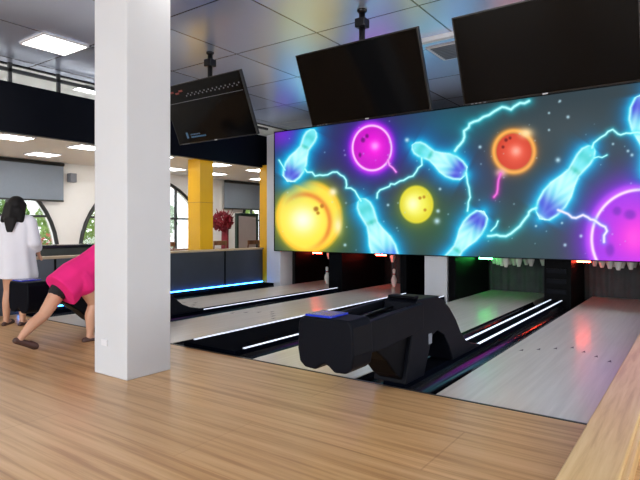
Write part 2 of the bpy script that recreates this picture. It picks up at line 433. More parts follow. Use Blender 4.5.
# ------------------------------------------------------------------ the glowing mural (artwork authored on a grid over the panel)
CT, ST, FF, HZ = math.cos(math.radians(35.6)), math.sin(math.radians(35.6)), 531.0, 229.0
YM = 7.2
def artwork(PX, PY):
    H_, W_ = PX.shape
    img = np.zeros((H_, W_, 3))
    def c(r, g, b): return np.array([r, g, b], float)
    def blob(x, y, rx, ry, p=1.0): return np.exp(-(((PX - x) / rx) ** 2 + ((PY - y) / ry) ** 2) ** p)
    def over(a, col): 
        nonlocal img
        a = np.clip(a, 0, 1)[..., None]; img = img * (1 - a) + col * a
    def add(a, col):
        nonlocal img
        img = img + np.clip(a, 0, 1)[..., None] * col
    img[:] = c(38, 56, 64)
    add(blob(450, 125, 45, 22), c(-18, 34, 34)); add(blob(560, 130, 60, 30), c(16, 12, 10))
    add(blob(372, 150, 70, 50), c(6, -20, 44)); add(blob(285, 135, 22, 18), c(70, -20, 120))
    add(blob(330, 235, 60, 40), c(6, 26, -6)); add(blob(440, 225, 55, 35), c(6, 22, -10))
    add(blob(510, 235, 60, 30), c(-2, 14, 12)); add(blob(485, 180, 30, 40), c(10, 0, 16))
    # pins
    def pin(hx, hy, bx, by, wf=1.0, inner=(70, 80, 215)):
        ax, ay = bx - hx, by - hy; Ln = math.hypot(ax, ay); ax /= Ln; ay /= Ln
        s_ = ((PX - hx) * ax + (PY - hy) * ay) / Ln; q = np.abs(-(PX - hx) * ay + (PY - hy) * ax)
        kx = np.array([-0.16, -0.13, -0.05, 0.05, 0.15, 0.27, 0.40, 0.55, 0.70, 0.85, 0.97, 1.03])
        kw = np.array([0.0, 0.07, 0.125, 0.135, 0.12, 0.10, 0.14, 0.205, 0.225, 0.20, 0.14, 0.0]) * wf
        w = np.interp(s_, kx, kw, left=0, right=0) * Ln
        end = np.maximum(np.maximum(-0.16 - s_, s_ - 1.03), 0) * Ln
        d = np.hypot(np.maximum(q - w, 0), end)
        inside = (q < w) & (end <= 0)
        over(np.exp(-(d / 12.0) ** 1.6) * 0.85, c(0, 122, 196))
        over(np.exp(-(d / 4.5) ** 1.5) * 0.9, c(0, 195, 232))
        over(inside * 0.95, c(120, 232, 240))
        depth = np.where(inside, w - q, 0)
        over(inside * np.exp(-((s_ - 0.45) / 0.16) ** 2) * 0.8, c(190, 250, 250))
        over(inside * np.clip(depth / 3.0, 0, 1) * np.exp(-((s_ - 0.86) / 0.15) ** 2), c(*inner))
        over(inside * np.clip(depth / 3.0, 0, 1) * np.exp(-((s_ - 0.02) / 0.07) ** 2) * 0.7, c(60, 200, 200))
        over(inside * np.exp(-((s_ - 0.24) / 0.035) ** 2) * 0.6, c(30, 180, 160))
        edge = np.exp(-((q - w) / 1.3) ** 2) * (end <= 0.5) + np.exp(-(((s_ - 1.0) * Ln) / 1.5) ** 2) * (q < w + 1)
        over(edge * 0.75, c(205, 252, 255)); over(inside * (0.5 + 0.5 * np.sin(s_ * 21 + q * 0.8)) * np.exp(-((s_ - 0.5) / 0.35) ** 2) * 0.45, c(225, 255, 255))
    # big balls
    def ell(x, y, rx, ry): return np.sqrt(((PX - x) / rx) ** 2 + ((PY - y) / ry) ** 2)
    # yellow big
    d = ell(309, 217, 33, 36)
    over(np.exp(-np.maximum(d - 1, 0) ** 1.2 * 7) * 0.85, c(150, 150, 30))
    over(np.clip((1.06 - d) / 0.1, 0, 1), c(250, 196, 40)); over(np.clip((0.97 - d) / 0.12, 0, 1) , c(252, 226, 70))
    d2 = ell(304, 222, 27, 29); over(np.exp(-((d2 - 0.95) / 0.10) ** 2) * np.clip((PX - 292) / 30 + (222 - PY) / 60, 0, 1), c(235, 140, 40))
    over(np.clip((0.9 - d2) / 0.2, 0, 1) * 0.85, c(250, 232, 60)); over(blob(303, 220, 14, 14), c(255, 255, 225))
    over(blob(316, 209, 2.6, 2.6, 2), c(170, 110, 20)); over(blob(322, 206, 2.0, 2.2, 2), c(190, 120, 20)); over(blob(318, 213, 1.8, 1.8, 2), c(190, 130, 20))
    over(blob(333, 192, 4, 4), c(255, 240, 190)); over(blob(338, 226, 4, 8), c(255, 240, 170))
    # purple ball
    d = ell(372, 148, 20, 23)
    over(np.exp(-np.maximum(d - 1, 0) ** 1.4 * 4.2) * 0.9, c(92, 16, 205)); over(np.exp(-((d - 1) / 0.18) ** 2), c(190, 40, 235))
    over(np.clip((1 - d) / 0.08, 0, 1), c(196, 10, 196)); over(blob(374, 147, 12, 13), c(250, 20, 225)); over(blob(375, 146, 4.5, 4.5), c(255, 150, 255))
    over(blob(363, 140, 2.2, 2.6, 2) + blob(367, 136, 1.8, 2.2, 2) + blob(360, 155, 1.5, 2.5, 2), c(120, 0, 130))
    over(np.exp(-((d - 0.97) / 0.055) ** 2), c(255, 205, 255))
    # small yellow
    d = ell(416.5, 204.5, 17.3, 19.3)
    over(np.exp(-np.maximum(d - 1, 0) ** 1.1 * 3.5) * 0.7, c(110, 130, 30)); over(np.clip((1.03 - d) / 0.1, 0, 1), c(226, 214, 44))
    over(np.clip((0.85 - d) / 0.4, 0, 1), c(240, 236, 80)); over(blob(413, 204, 7, 8), c(255, 255, 190))
    over(blob(420, 198, 1.7, 1.7, 2) + blob(424, 197, 1.5, 1.7, 2) + blob(425, 210, 1.6, 1.6, 2), c(190, 140, 20))
    # orange ball
    d = ell(514, 151.5, 18, 18.5)
    over(np.exp(-np.maximum(d - 1.1, 0) ** 1.2 * 5.5) * 0.85, c(196, 116, 36)); over(np.exp(-((d - 1.12) / 0.13) ** 2) * 0.9, c(255, 186, 84))
    over(np.clip((1.0 - d) / 0.07, 0, 1), c(206, 60, 36)); over(blob(515, 152, 13, 13), c(236, 92, 70)); over(blob(516, 151, 5, 5), c(255, 170, 150))
    over(blob(506, 140, 1.8, 1.8, 2) + blob(510, 138, 1.5, 1.6, 2) + blob(503, 147, 1.5, 1.6, 2), c(120, 24, 20))
    over(blob(526, 133, 7, 5), c(255, 220, 160)); over(blob(501, 173, 5, 4), c(255, 225, 190))
    # huge magenta ball
    d = ell(641, 239, 50, 50)
    over(np.exp(-np.maximum(d - 1, 0) ** 1.5 * 4.2), c(112, 26, 214))
    over(np.exp(-((d - 1.04) / 0.09) ** 2) * 0.9, c(186, 70, 250))
    over(np.clip((1 - d) / 0.05, 0, 1), c(150, 42, 232)); over(blob(641, 236, 34, 30), c(240, 36, 222)); over(blob(634, 238, 10, 12) * .7, c(255, 80, 226))
    over((blob(617, 211, 4.5, 4.5, 2) + blob(630, 214.5, 6, 5, 2) + blob(610, 250, 4.5, 6.5, 2)) * .8, c(120, 20, 190))
    over(np.exp(-((d - 0.985) / 0.035) ** 2), c(255, 226, 250))
    pin(310.5, 136.5, 288, 180, .92); pin(365, 208, 392, 268, 0.85, inner=(60, 110, 230)); pin(419.5, 149, 465, 174, .98)
    pin(449, 262, 483, 213, .82); pin(586, 156, 541, 217, 0.8); pin(655, 172, 648, 94, 1.2)
    # lightning
    def bolt(pts, w=1.0, glow=3.2, col=(30, 215, 232), core=(190, 255, 255)):
        rs = random.Random(len(pts) * 7 + int(pts[0][0])); P = []
        for a, b in zip(pts[:-1], pts[1:]):
            n = max(1, int(math.hypot(b[0] - a[0], b[1] - a[1]) / 4))
            for k in range(n):
                j = 1.5 if k else 0
                P.append((a[0] + (b[0] - a[0]) * k / n + rs.uniform(-j, j), a[1] + (b[1] - a[1]) * k / n + rs.uniform(-j, j)))
        P.append(pts[-1]); D = np.full(PX.shape, 1e9)
        for a, b in zip(P[:-1], P[1:]):
            dx, dy = b[0] - a[0], b[1] - a[1]; l2 = dx * dx + dy * dy + 1e-9
            tt = np.clip(((PX - a[0]) * dx + (PY - a[1]) * dy) / l2, 0, 1)
            D = np.minimum(D, np.hypot(PX - a[0] - tt * dx, PY - a[1] - tt * dy))
        over(np.exp(-(D / glow) ** 1.3) * 0.75, c(*col)); over(np.exp(-(D / w) ** 2), c(*core))
    bolt([(305, 169), (315, 176), (337, 172), (346, 180), (346, 188), (355, 191), (361, 201)], 0.9, 2.2)
    bolt([(377, 198), (380, 190), (400, 181), (413, 176), (422, 165), (421.6, 158)], 0.9, 2.2)
    bolt([(455, 151), (463, 141), (464, 131), (474, 121.6), (489, 115), (502, 107), (511, 109.5), (520, 103), (529, 101)], 1.5, 4.2)
    bolt([(466, 173), (467.5, 183), (469.7, 194), (467.5, 211)], 1.0, 2.6)
    bolt([(488, 236), (500, 236), (511, 233.5), (520, 226), (525, 219), (529, 212), (536, 208)], 1.4, 4.2)
    bolt([(558, 210), (568, 214), (576, 218), (583, 215), (594, 220), (607, 231), (604, 242)], 1.3, 3.2, (90, 160, 240), (250, 240, 255))
    bolt([(592, 148), (598, 139.5), (612.7, 129.5), (618, 134), (642, 133)], 1.0, 2.6)
    bolt([(594, 158), (602, 157.5), (607, 155)], 0.7, 1.6); bolt([(491, 231), (496, 226), (498, 221)], 0.8, 2.0)
    bolt([(500.5, 174), (498, 184), (494, 197)], 1.2, 3.0, (200, 40, 170), (240, 110, 220))
    bolt([(279, 160), (282, 165), (285, 170)], 0.7, 1.5); bolt([(388, 160), (393, 168), (396, 172)], 0.9, 2.0, (190, 60, 200), (250, 160, 250))
    rs = random.Random(3)
    stars = [(440, 189, 1.4), (438, 211, 1.9), (437, 221, 3.0), (398, 203, .9), (397, 228, .9), (388, 205, 1.3), (549, 113, 1.1), (549, 130, 1.1), (568, 117, 1.6), (560, 101, 1.2), (559, 102, 1), (613, 144, 1.2), (628, 151, 1.4),
             (632, 155, 1.6), (514, 204, .9), (565, 245, 1.6), (581, 236, 1.6), (562, 223, 1.2), (407, 140, 2.2), (415, 148, .8), (345, 245, 1.5), (388, 155, .9), (345, 155, 1.0), (480, 147, 1.6), (481, 164, .9), (346, 203, 1.0), (558, 160, 2.4), (536, 226, 1.2)]
    for _ in range(70): stars.append((rs.uniform(278, 638), rs.uniform(110, 255), rs.uniform(0.4, 0.9)))
    for (x, y, r) in stars: over(blob(x, y, r, r) * (0.9 if r > 1 else 0.55), c(190, 226, 240))
    return np.clip(img, 0, 255)

def build_mural():
    X0, X1, Z0, Z1, nx, nz = -6.14, 0.05, 0.621, 2.708, 760, 250
    xs = np.linspace(X0, X1, nx); zs = np.linspace(Z0, Z1, nz)
    GX, GZ = np.meshgrid(xs, zs)
    dep = -GX * ST + YM * CT; rt = GX * CT + YM * ST
    PX = 320 + FF * rt / dep; PY = HZ - FF * (GZ - 1) / dep
    img = artwork(PX, PY) / 255.0
    l = np.where(img <= 0.04045, img / 12.92, ((img + 0.055) / 1.055) ** 2.4)
    nv = nx * nz
    co = np.stack([GX * S, np.full_like(GX, YM * S), GZ * S], -1).reshape(-1, 3)
    org = np.array([(X0 + X1) / 2 * S, YM * S, Z0 * S]); co = co - org
    i = np.arange(nx - 1)[None, :] + nx * np.arange(nz - 1)[:, None]
    q = np.stack([i, i + 1, i + 1 + nx, i + nx], -1).reshape(-1, 4)
    me = bpy.data.meshes.new('printed_panel')
    me.vertices.add(nv); me.vertices.foreach_set('co', co.ravel())
    me.loops.add(q.size); me.loops.foreach_set('vertex_index', q.ravel())
    me.polygons.add(len(q)); me.polygons.foreach_set('loop_start', np.arange(0, q.size, 4)); me.polygons.foreach_set('loop_total', np.full(len(q), 4))
    me.update(); me.validate()
    at = me.color_attributes.new('art', 'FLOAT_COLOR', 'POINT')
    at.data.foreach_set('color', np.concatenate([l.reshape(-1, 3), np.ones((nv, 1))], 1).astype(np.float32).ravel())
    m = bpy.data.materials.new('backlit_print'); m.use_nodes = True; nt = m.node_tree; b = nt.nodes['Principled BSDF']
    a = nt.nodes.new('ShaderNodeAttribute'); a.attribute_name = 'art'
    nt.links.new(a.outputs['Color'], b.inputs['Emission Color']); b.inputs['Emission Strength'].default_value = MURAL
    b.inputs['Base Color'].default_value = (0.02, 0.02, 0.02, 1); b.inputs['Roughness'].default_value = 0.5; b.inputs['Specular IOR Level'].default_value = 0.2
    me.materials.append(m)
    t = thing('masking_panel', 'wide glowing mural of bowling balls, pins and lightning above the lanes', 'mural', ((X0 + X1) / 2, YM, Z0))
    o = bpy.data.objects.new('printed_panel', me); C.objects.link(o); o.parent = t
    MB().box(X0, X1, YM + 0.004, YM + 0.04, Z0, Z1).build('backing', M['black'], t)
    f = MB().box(X0 - 0.012, X1, YM - 0.01, YM + 0.04, Z1, Z1 + 0.015); f.box(X0 - 0.012, X1, YM - 0.01, YM + 0.04, Z0 - 0.012, Z0); f.box(X0 - 0.014, X0, YM - 0.01, YM + 0.04, Z0, Z1)
    f.build('frame', M['black'], t)
MURAL = 1.06
build_mural()

# ------------------------------------------------------------------ pin decks
sides = [(-6.02, -6.005, 'black side panel between the left white column and the leftmost pin deck'), (-5.02, -4.76, 'black pin deck partition between the two left lanes'),
         (-3.70, -3.60, 'thin black partition left of the middle white column'), (-2.93, -2.83, 'thin black partition right of the middle white column'),
         (-1.74, -1.40, 'black pin deck partition between the green lit lane and the rightmost lane'), (-0.40, -0.24, 'black partition right of the rightmost pin deck')]
for (a, b, lab) in sides:
    z0 = -0.115
    z0 = 0.113 if a > -0.5 else z0
    t = thing('deck_partition', lab, 'partition', ((a + b) / 2, 8.2, z0), 'partitions between the pin decks')
    ys = 7.62 if a < -5.5 else 7.72 if -1.8 < a < -1.3 else 7.26
    MB().box(a, b, ys, 8.7, z0, 1.0).build('panel', M['black'], t, bevel=0.004)
    if -1.8 < a < -1.3:
        for z in (0.12, 0.26, 0.4): MB().box(a + 0.03, b - 0.06, 7.705, 7.72, z, z + 0.06).build('vent', M['plastic'], t)
for (x0, x1), w in zip(LANES, ('leftmost', 'second', 'third', 'rightmost')):
    mb = MB(); n = 40
    v = []; 
    for k in range(n + 1):
        x = x0 - 0.05 + (x1 - x0 + 0.1) * k / n; y = LE + 0.08 + 0.012 * math.sin(k * 1.3) + 0.008 * math.sin(k * 0.7)
        v += [(x, y, -0.05), (x, y, 0.95)]
    mb._new(v, [(2 * k, 2 * k + 2, 2 * k + 3, 2 * k + 1) for k in range(n)], True)
    tag(mb.build('pit_curtain', M['curtain'], recalc=False), 'dark pit curtain at the end of the %s lane' % w, 'curtain', 'pit curtains')
# coloured deck lamps (tubes fixed under the masking)
for (x0, x1), col, w in zip(LANES, ('deckred', 'deckred', 'deckgreen', 'deckred'), ('leftmost', 'second', 'third', 'rightmost')):
    cn = 'green' if col == 'deckgreen' else 'red'
    xl = x0 - 0.13 if w == 'rightmost' else x0 + 0.02
    t = thing('deck_lamp', '%s glowing tube lamp under the mural at the %s lane' % (cn, w), 'lamp', (xl + 0.1, 8.1, 0.545), 'coloured lamps over the pin decks')
    MB().box(min(x0 - (0.004 if w == 'leftmost' else 0.03 if w == 'third' else 0.13), xl), xl + 0.24, 8.08, 8.16, 0.565, 0.6).build('housing', M['black'], t)
    MB().tube([(xl, 8.12, 0.55), (xl + 0.2, 8.12, 0.55)], 0.014).build('tube', M[col], t)

# pins
def pin_profile():
    # radius, height in metres (a standard pin)
    return [(0.0005, 0), (0.026, 0.0), (0.029, 0.006), (0.036, 0.03), (0.050, 0.075), (0.0595, 0.115), (0.0575, 0.15), (0.047, 0.185), (0.034, 0.215), (0.026, 0.24),
            (0.0235, 0.255), (0.0245, 0.28), (0.029, 0.315), (0.032, 0.34), (0.030, 0.36), (0.022, 0.375), (0.010, 0.3805), (0.0005, 0.381)]
mb = MB(); pr = [(r / S * 1.05, h / S) for r, h in pin_profile()]
mb.lathe(pr, 0, 0, 0, 16)
for f in mb.bm.faces:
    z = f.calc_center_median().z * S
    if 0.232 < z < 0.246 or 0.262 < z < 0.285: f.material_index = 1
PIN = mb.build('bowling_pin', [M['pin'], M['pinred']]); PIN_used = False
def put_pin(x, y, z, label, group, cord=False):
    global PIN_used
    if not PIN_used: o = PIN; PIN_used = True
    else: o = PIN.copy(); C.objects.link(o)
    o.location = Vector((x, y, z)) * S; tag(o, label, 'bowling pin', group)
    for ch in list(o.children): pass
    if cord:
        c_ = cordmesh.copy(); C.objects.link(c_); c_.parent = o
cordmesh = MB().tube([(0, 0, 0.31), (0, 0, 0.62)], 0.004, 6).build('cord', M['white_metal'])
cordmesh_me = cordmesh.data
cordmesh.location = (0, 0, 0.31 * S)
rows = [(8.0, [0]), (8.22, [-.125, .125]), (8.43, [-.25, 0, .25]), (8.65, [-.375, -.125, .125, .375])]
names4 = ['head pin', 'left pin of the second row', 'right pin of the second row', 'left pin of the third row', 'middle pin of the third row', 'right pin of the third row',
          'leftmost pin of the back row', 'second pin of the back row', 'third pin of the back row', 'rightmost pin of the back row']
for xc, ww, zb in ((-2.34, 'green lit third lane', 0.435), (-0.88, 'rightmost lane', 0.455)):
    k = 0
    for y, offs in rows:
        for d in offs:
            if xc > -1 and d > 0.3: k += 1; continue
            put_pin(xc + d, y, zb, '%s hung over the %s' % (names4[k], ww), 'pins hanging over the %s' % ww, True); k += 1
for d, nm in ((-.25, 'left'), (0, 'middle'), (.25, 'right')):
    put_pin(-4.2 + d, 8.43, 0.41, '%s one of three pins hanging over the second lane' % nm, 'pins hanging over the second lane', True)
put_pin(-5.82, 8.43, 0.42, 'single pin hanging over the leftmost lane', 'pins of the leftmost lane', True)
put_pin(-4.31, 8.22, 0.0, 'single bowling pin standing at the end of the second lane', 'standing pins')
put_pin(-5.57, 8.0, 0.0, 'front left standing pin at the end of the leftmost lane', 'standing pins')
put_pin(-5.57, 8.43, 0.0, 'right standing pin at the end of the leftmost lane', 'standing pins')
put_pin(-5.93, 8.65, 0.0, 'pin standing farthest back on the leftmost lane', 'standing pins')
bpy.data.objects.remove(cordmesh)
for (x0, x1), w_ in zip(LANES, ('leftmost', 'second', 'third', 'rightmost')):
    tag(MB().box(x0 + 0.01, x1 - 0.01, 7.8, 8.72, 1.075, 1.3).build('pinsetter', M['black'], None, bevel=0.01), 'black pinsetter housing behind the mural over the %s lane' % w_, 'pinsetter', 'pinsetters')

# ------------------------------------------------------------------ ball returns
def ball_return(xc, label):
    zb = 0.037
    t = thing('ball_return', label, 'ball return', (xc, 3.4, zb), 'black ball returns')
    W = 0.115
    hood = [(2.97, zb), (3.11, 0.525), (3.15, 0.545), (3.46, 0.535), (3.56, 0.50), (3.68, 0.43), (3.80, 0.33), (3.90, 0.22), (4.0, 0.145), (4.12, 0.095), (4.32, 0.055), (4.32, zb),
            (3.74, zb), (3.66, 0.16), (3.57, 0.25), (3.46, 0.295), (3.38, 0.28), (3.33, 0.2), (3.24, zb)]
    MB().prism(hood, 'X', xc - W, xc + W).build('hood', M['plastic'], t, bevel=0.012)
    MB().box(xc - W + 0.02, xc + W - 0.02, 3.12, 3.20, 0.545, 0.565).build('lift_cover', M['plastic_dk'], t, bevel=0.008)
    leg = [(2.52, 0.37), (3.12, 0.40), (3.12, zb), (3.02, zb), (2.90, 0.11), (2.78, 0.22), (2.66, 0.30)]
    MB().prism(leg, 'X', xc - 0.085, xc + 0.085).build('pedestal', M['plastic_dk'], t, bevel=0.01)
    arm = [(2.36, 0.35), (2.36, 0.485), (3.12, 0.50), (3.12, 0.37), (2.6, 0.35)]
    MB().prism([(2.36, 0.35), (2.36, 0.45), (3.12, 0.46), (3.12, 0.36), (2.6, 0.34)], 'X', xc - 0.13, xc + 0.13).build('track_bed', M['plastic_dk'], t, bevel=0.008)
    for sgn in (-1, 1):
        xx = xc + sgn * 0.142
        MB().prism([(2.34, 0.34), (2.34, 0.50), (3.13, 0.528), (3.13, 0.36), (2.62, 0.33)], 'X', xx - 0.02, xx + 0.02).build('side_rail', M['plastic'], t, bevel=0.008)
        rr = MB().tube([(xc + sgn * 0.05, 2.5, 0.475), (xc + sgn * 0.05, 3.12, 0.49)], 0.01, 8); rr.build('ball_track', M['metal'], t)
    head = [(-.172, .50), (-.178, .36), (-.165, .29), (-.13, .262), (-.06, .258), (-.025, .285), (0, .297), (.025, .285), (.06, .258), (.13, .262), (.165, .29), (.178, .36), (.172, .50), (.15, .535), (-.15, .535)]
    MB().prism([(xc + a, b) for a, b in head], 'Y', 2.26, 2.46).build('head_housing', M['plastic'], t, bevel=0.012)
    tr = MB().box(xc - 0.14, xc + 0.03, 2.275, 2.45, 0.53, 0.545); tr.build('tray', M['blue_tray'], t, bevel=0.006)
    MB().box(xc + W, xc + W + 0.006, 3.30, 3.35, 0.23, 0.30).build('badge', M['grille'], t, bevel=0.002)
    MB().box(xc - 0.11, xc + 0.11, 2.32, 2.44, 0.5, 0.56).build('hand_dryer', M['plastic_dk'], t, bevel=0.01) if False else None
    return t
ball_return(-1.59, 'charcoal ball return with a blue tray in the centre, before the right lanes')
ball_return(-4.90, 'black ball return partly hidden behind the bowler and the foreground column')

# ------------------------------------------------------------------ TVs
def tv(x0, x1, label, ui=False):
    yb, zb, yt, zt = 4.15, 1.99, 3.88, 2.61
    t = thing('television', label, 'television', ((x0 + x1) / 2, yb, zb), 'televisions hung over the lanes')
    n = Vector((0, -(zt - zb), yt - yb)).normalized()      # outward (down and toward the players)
    up = Vector((0, yt - yb, zt - zb)); 
    def P(a, b, c_): return Vector((x0 + (x1 - x0) * a, yb, zb)) + up * b + n * c_
    def slab(mb, a0, a1, b0, b1, c0, c1):
        v = [P(a, b, c_) for c_ in (c0, c1) for b in (b0, b1) for a in (a0, a1)]
        mb._new(v, [(0, 2, 3, 1), (4, 5, 7, 6), (0, 1, 5, 4), (2, 6, 7, 3), (0, 4, 6, 2), (1, 3, 7, 5)]); return mb
    slab(MB(), 0, 1, 0, 1, -0.045, -0.004).build('housing', M['bezel'], t, bevel=0.004)
    sc = slab(MB(), 0.010, 0.990, 0.022, 0.985, -0.004, 0.0).build('screen', M['screen'], t)
    slab(MB(), 0.485, 0.515, 0.006, 0.018, -0.004, 0.002).build('logo', M['logo'], t)
    m = MB()
    for a in (0.05, 0.075, 0.1, 0.13): slab(m, a, a + 0.014, 0.006, 0.016, -0.004, 0.001)
    m.build('marking', M['grille'], t)
    bk = MB(); slab(bk, 0.38, 0.62, 0.35, 0.75, -0.09, -0.045); bk.build('bracket', M['metal'], t)
    c0 = P(0.5, 0.6, -0.08)
    MB().tube([c0, (c0.x, c0.y + 0.0, CE - 0.03)], 0.028, 10).build('mount_pole', M['metal'], t)
    MB().lathe([(0.001, 0), (0.03, 0), (0.045, 0.015), (0.045, 0.03), (0.001, 0.03)], c0.x, c0.y, CE - 0.03, 16).build('ceiling_plate', M['metal'], t)
    MB().box(c0.x - 0.05, c0.x + 0.05, c0.y - 0.05, c0.y + 0.05, CE - 0.16, CE - 0.08).build('joint', M['metal'], t, bevel=0.01)
    if ui:
        # faint picture on the screen: a row of red and grey patches on top, a thin rule and an unreadable line of text below
        g = MB(); slab(g, 0.02, 0.98, 0.70, 0.706, 0.0, 0.001)
        for k in range(26): slab(g, 0.30 + k * 0.026, 0.312 + k * 0.026, 0.78 + 0.03 * (k % 2), 0.80 + 0.03 * (k % 2), 0.0, 0.001)
        g.build('picture_rule', M['uigrey'], sc)
        r = MB()
        for k, (a, b) in enumerate(((0.04, 0.88), (0.10, 0.90), (0.17, 0.87), (0.22, 0.9))): slab(r, a, a + 0.05, b - 0.03, b, 0.0, 0.001)
        r.build('picture_patch', M['uired'], sc)
        b_ = MB(); pi_ = slab(MB(), 0.14, 0.165, 0.10, 0.20, 0, 0.001); pi_.build('picture_mark', M['uiblue'], sc)
        for k in range(6): slab(b_, 0.20 + k * 0.022, 0.214 + k * 0.022, 0.145, 0.165, 0, 0.001)
        for k in range(9): slab(b_, 0.20 + k * 0.022, 0.218 + k * 0.022, 0.10, 0.125, 0, 0.001)
        b_.build('picture_text', M['uiblue'], sc)
    return t
tv(-5.02, -3.78, 'black ceiling television right of the foreground column, faint picture on its screen', True)
tv(-3.066, -1.829, 'dark tilted ceiling television in the middle, above the purple ball of the mural')
tv(-1.547, -0.31, 'dark tilted ceiling television at the top right, above the orange ball')

# ------------------------------------------------------------------ ceiling lamps, vent
def panel(x, y, z, label, group, m='lamp', hw=0.245, hy=None):
    hy = hy or hw
    t = thing('ceiling_light', label, 'ceiling light', (x, y, z - 0.02), group)
    f = MB()
    for (a, b, c_, d) in ((-hw, hw, -hy, -hy + 0.015), (-hw, hw, hy - 0.015, hy), (-hw, -hw + 0.015, -hy, hy), (hw - 0.015, hw, -hy, hy)): f.box(x + a, x + b, y + c_, y + d, z - 0.02, z)
    f.build('frame', M['white_metal'], t)
    MB().box(x - hw + 0.015, x + hw - 0.015, y - hy + 0.015, y + hy - 0.015, z - 0.014, z - 0.002).build('diffuser', M[m], t)
    return t
first = panel(-5.53, 2.92, CE, 'square ceiling light panel at the top left above the railing', 'square ceiling lights of the hall')
for x in (-5.53, -2.8, -0.1, 2.6):
    for y in (2.6, 0.2, -2.2, -4.6):
        if x == -5.53 and y == 2.6: continue
        if x == -0.1 and y == 2.6: y = 1.9
        dup(first, (x, y, CE - 0.02), 'square ceiling light panel out in the hall behind the viewer')
low = panel(-7.07, 3.2, 2.17, 'x', 'square lights under the mezzanine', 'lamp2', 0.2)
spots = [(x, y) for y in (1.0, 2.0, 3.2, 4.2, 5.4, 6.7, 7.8, 9.2) for x in (-7.07, -8.3)]
for i, (x, y) in enumerate(spots):
    row = 'front' if x > -7.5 else 'rear'
    n_ = ['nearest', 'second', 'third', 'fourth', 'fifth', 'sixth', 'seventh', 'farthest'][i // 2]
    lab = '%s light panel of the %s row in the low lounge ceiling under the mezzanine' % (n_, row)
    if (x, y) == (-7.07, 3.2): low['label'] = lab
    else: dup(low, (x, y, 2.15), lab)
for y in (0, 2.5, 5, 7.5):  # panels added to brighten the space above the mezzanine
    panel(-7.9, y, CE + 0.28, 'long light panel in the upper ceiling behind the mezzanine railing, %s' % {0: 'nearest', 2.5: 'second', 5: 'third', 7.5: 'farthest'}[y], 'lights above the mezzanine', 'lamp2', 0.2, 0.45)
t = thing('linear_fixture', 'slim white linear ceiling fixture between the middle and right televisions', 'ceiling fixture', (-2.1, 5.05, CE - 0.05))
MB().box(-3.1, -1.0, 5.02, 5.09, CE - 0.045, CE + 0.002).build('housing', M['white_metal'], t, bevel=0.006)
t = thing('ceiling_vent', 'square grey air vent in the ceiling between two televisions', 'vent', (-2.1, 5.55, CE - 0.02))
MB().box(-2.4, -1.85, 5.3, 5.8, CE - 0.012, CE).build('frame', M['white_metal'], t)
for k in range(9): MB().box(-2.36, -1.89, 5.34 + k * 0.05, 5.362 + k * 0.05, CE - 0.022, CE - 0.012).build('slat', M['grille'], t)
# small wall speaker
t = thing('wall_speaker', 'small grey speaker fixed high on the white wall beside the roller blind', 'speaker', (LW + 0.1, 5.12, 1.85))
MB().box(LW + 0.04, LW + 0.16, 5.06, 5.18, 1.83, 1.99).build('cabinet', M['grille'], t, bevel=0.01)
MB().box(LW, LW + 0.05, 5.10, 5.14, 1.89, 1.93).build('bracket', M['metal'], t)

# ------------------------------------------------------------------ lounge furniture behind the partition
t = thing('framed_board', 'tall pale board in a dark green frame standing beyond the partition', 'board', (-8.0, 8.45, 0))
MB().box(-8.02, -7.99, 8.17, 8.73, 0.1, 1.28).build('panel', M['board'], t)
f = MB(); f.box(-8.03, -7.97, 8.11, 8.17, 0, 1.34); f.box(-8.03, -7.97, 8.73, 8.79, 0, 1.34); f.box(-8.03, -7.97, 8.17, 8.73, 1.28, 1.34); f.box(-8.03, -7.97, 8.17, 8.73, 0.06, 0.1)
f.build('frame', M['board_frame'], t, bevel=0.006)
t = thing('blossom_tree', 'dark red artificial blossom tree with a thick red trunk beside the yellow column', 'plant', (-7.8, 7.6, 0))
f = MB(); foliage(f, -7.8, 7.52, 1.15, 0.2, 0.24, 0.19, 520, 0.085)
for k in range(30):
    a = k * 2.4; f.tube([(-7.8, 7.6, 1.05), (-7.8 + 0.2 * math.cos(a) * random.random(), 7.6 + 0.22 * math.sin(a), 1.12 + 0.3 * random.random())], [0.012, 0.004], 5)
f.build('crown', M['red_leaf'], t, recalc=False)
MB().lathe([(0.001, 0), (0.12, 0), (0.11, 0.1), (0.075, 0.5), (0.07, 1.05), (0.001, 1.06)], -7.8, 7.6, 0, 14).build('trunk', M['red_leaf'], t)
def cafe_chair(x, y, label):
    t = thing('cafe_chair', label, 'chair', (x, y, 0), 'brown wooden chairs in the lounge')
    MB().box(x - .17, x + .17, y - .17, y + .17, 0.35, 0.385).build('seat', M['brown_wood'], t, bevel=0.01)
    for sx in (-1, 1):
        for sy in (-1, 1):
            MB().tube([(x + sx * .17, y + sy * .17, 0), (x + sx * .15, y + sy * .15, 0.35)], [0.014, 0.018], 8).build('leg', M['brown_wood'], t)
    b = MB()
    for sy in (-1, 1): b.tube([(x + .15, y + sy * .15, 0.38), (x + .2, y + sy * .155, 0.76)], 0.015, 8)
    for z in (0.5, 0.6): b.box(x + .165, x + .185, y - .15, y + .15, z, z + 0.035)
    b.box(x + .185, x + .21, y - .17, y + .17, 0.7, 0.78)
    b.build('backrest', M['brown_wood'], t, bevel=0.005)
    return t
def cafe_table(x, y, label):
    t = thing('cafe_table', label, 'table', (x, y, 0), 'round lounge tables')
    MB().lathe([(0.001, 0.58), (0.28, 0.58), (0.29, 0.59), (0.29, 0.605), (0.001, 0.61)], x, y, 0, 24).build('tabletop', M['brown_wood'], t)
    MB().tube([(x, y, 0.02), (x, y, 0.58)], 0.025).build('pole', M['metal'], t)
    MB().lathe([(0.001, 0), (0.17, 0), (0.16, 0.015), (0.03, 0.03), (0.001, 0.03)], x, y, 0, 20).build('base', M['metal'], t)
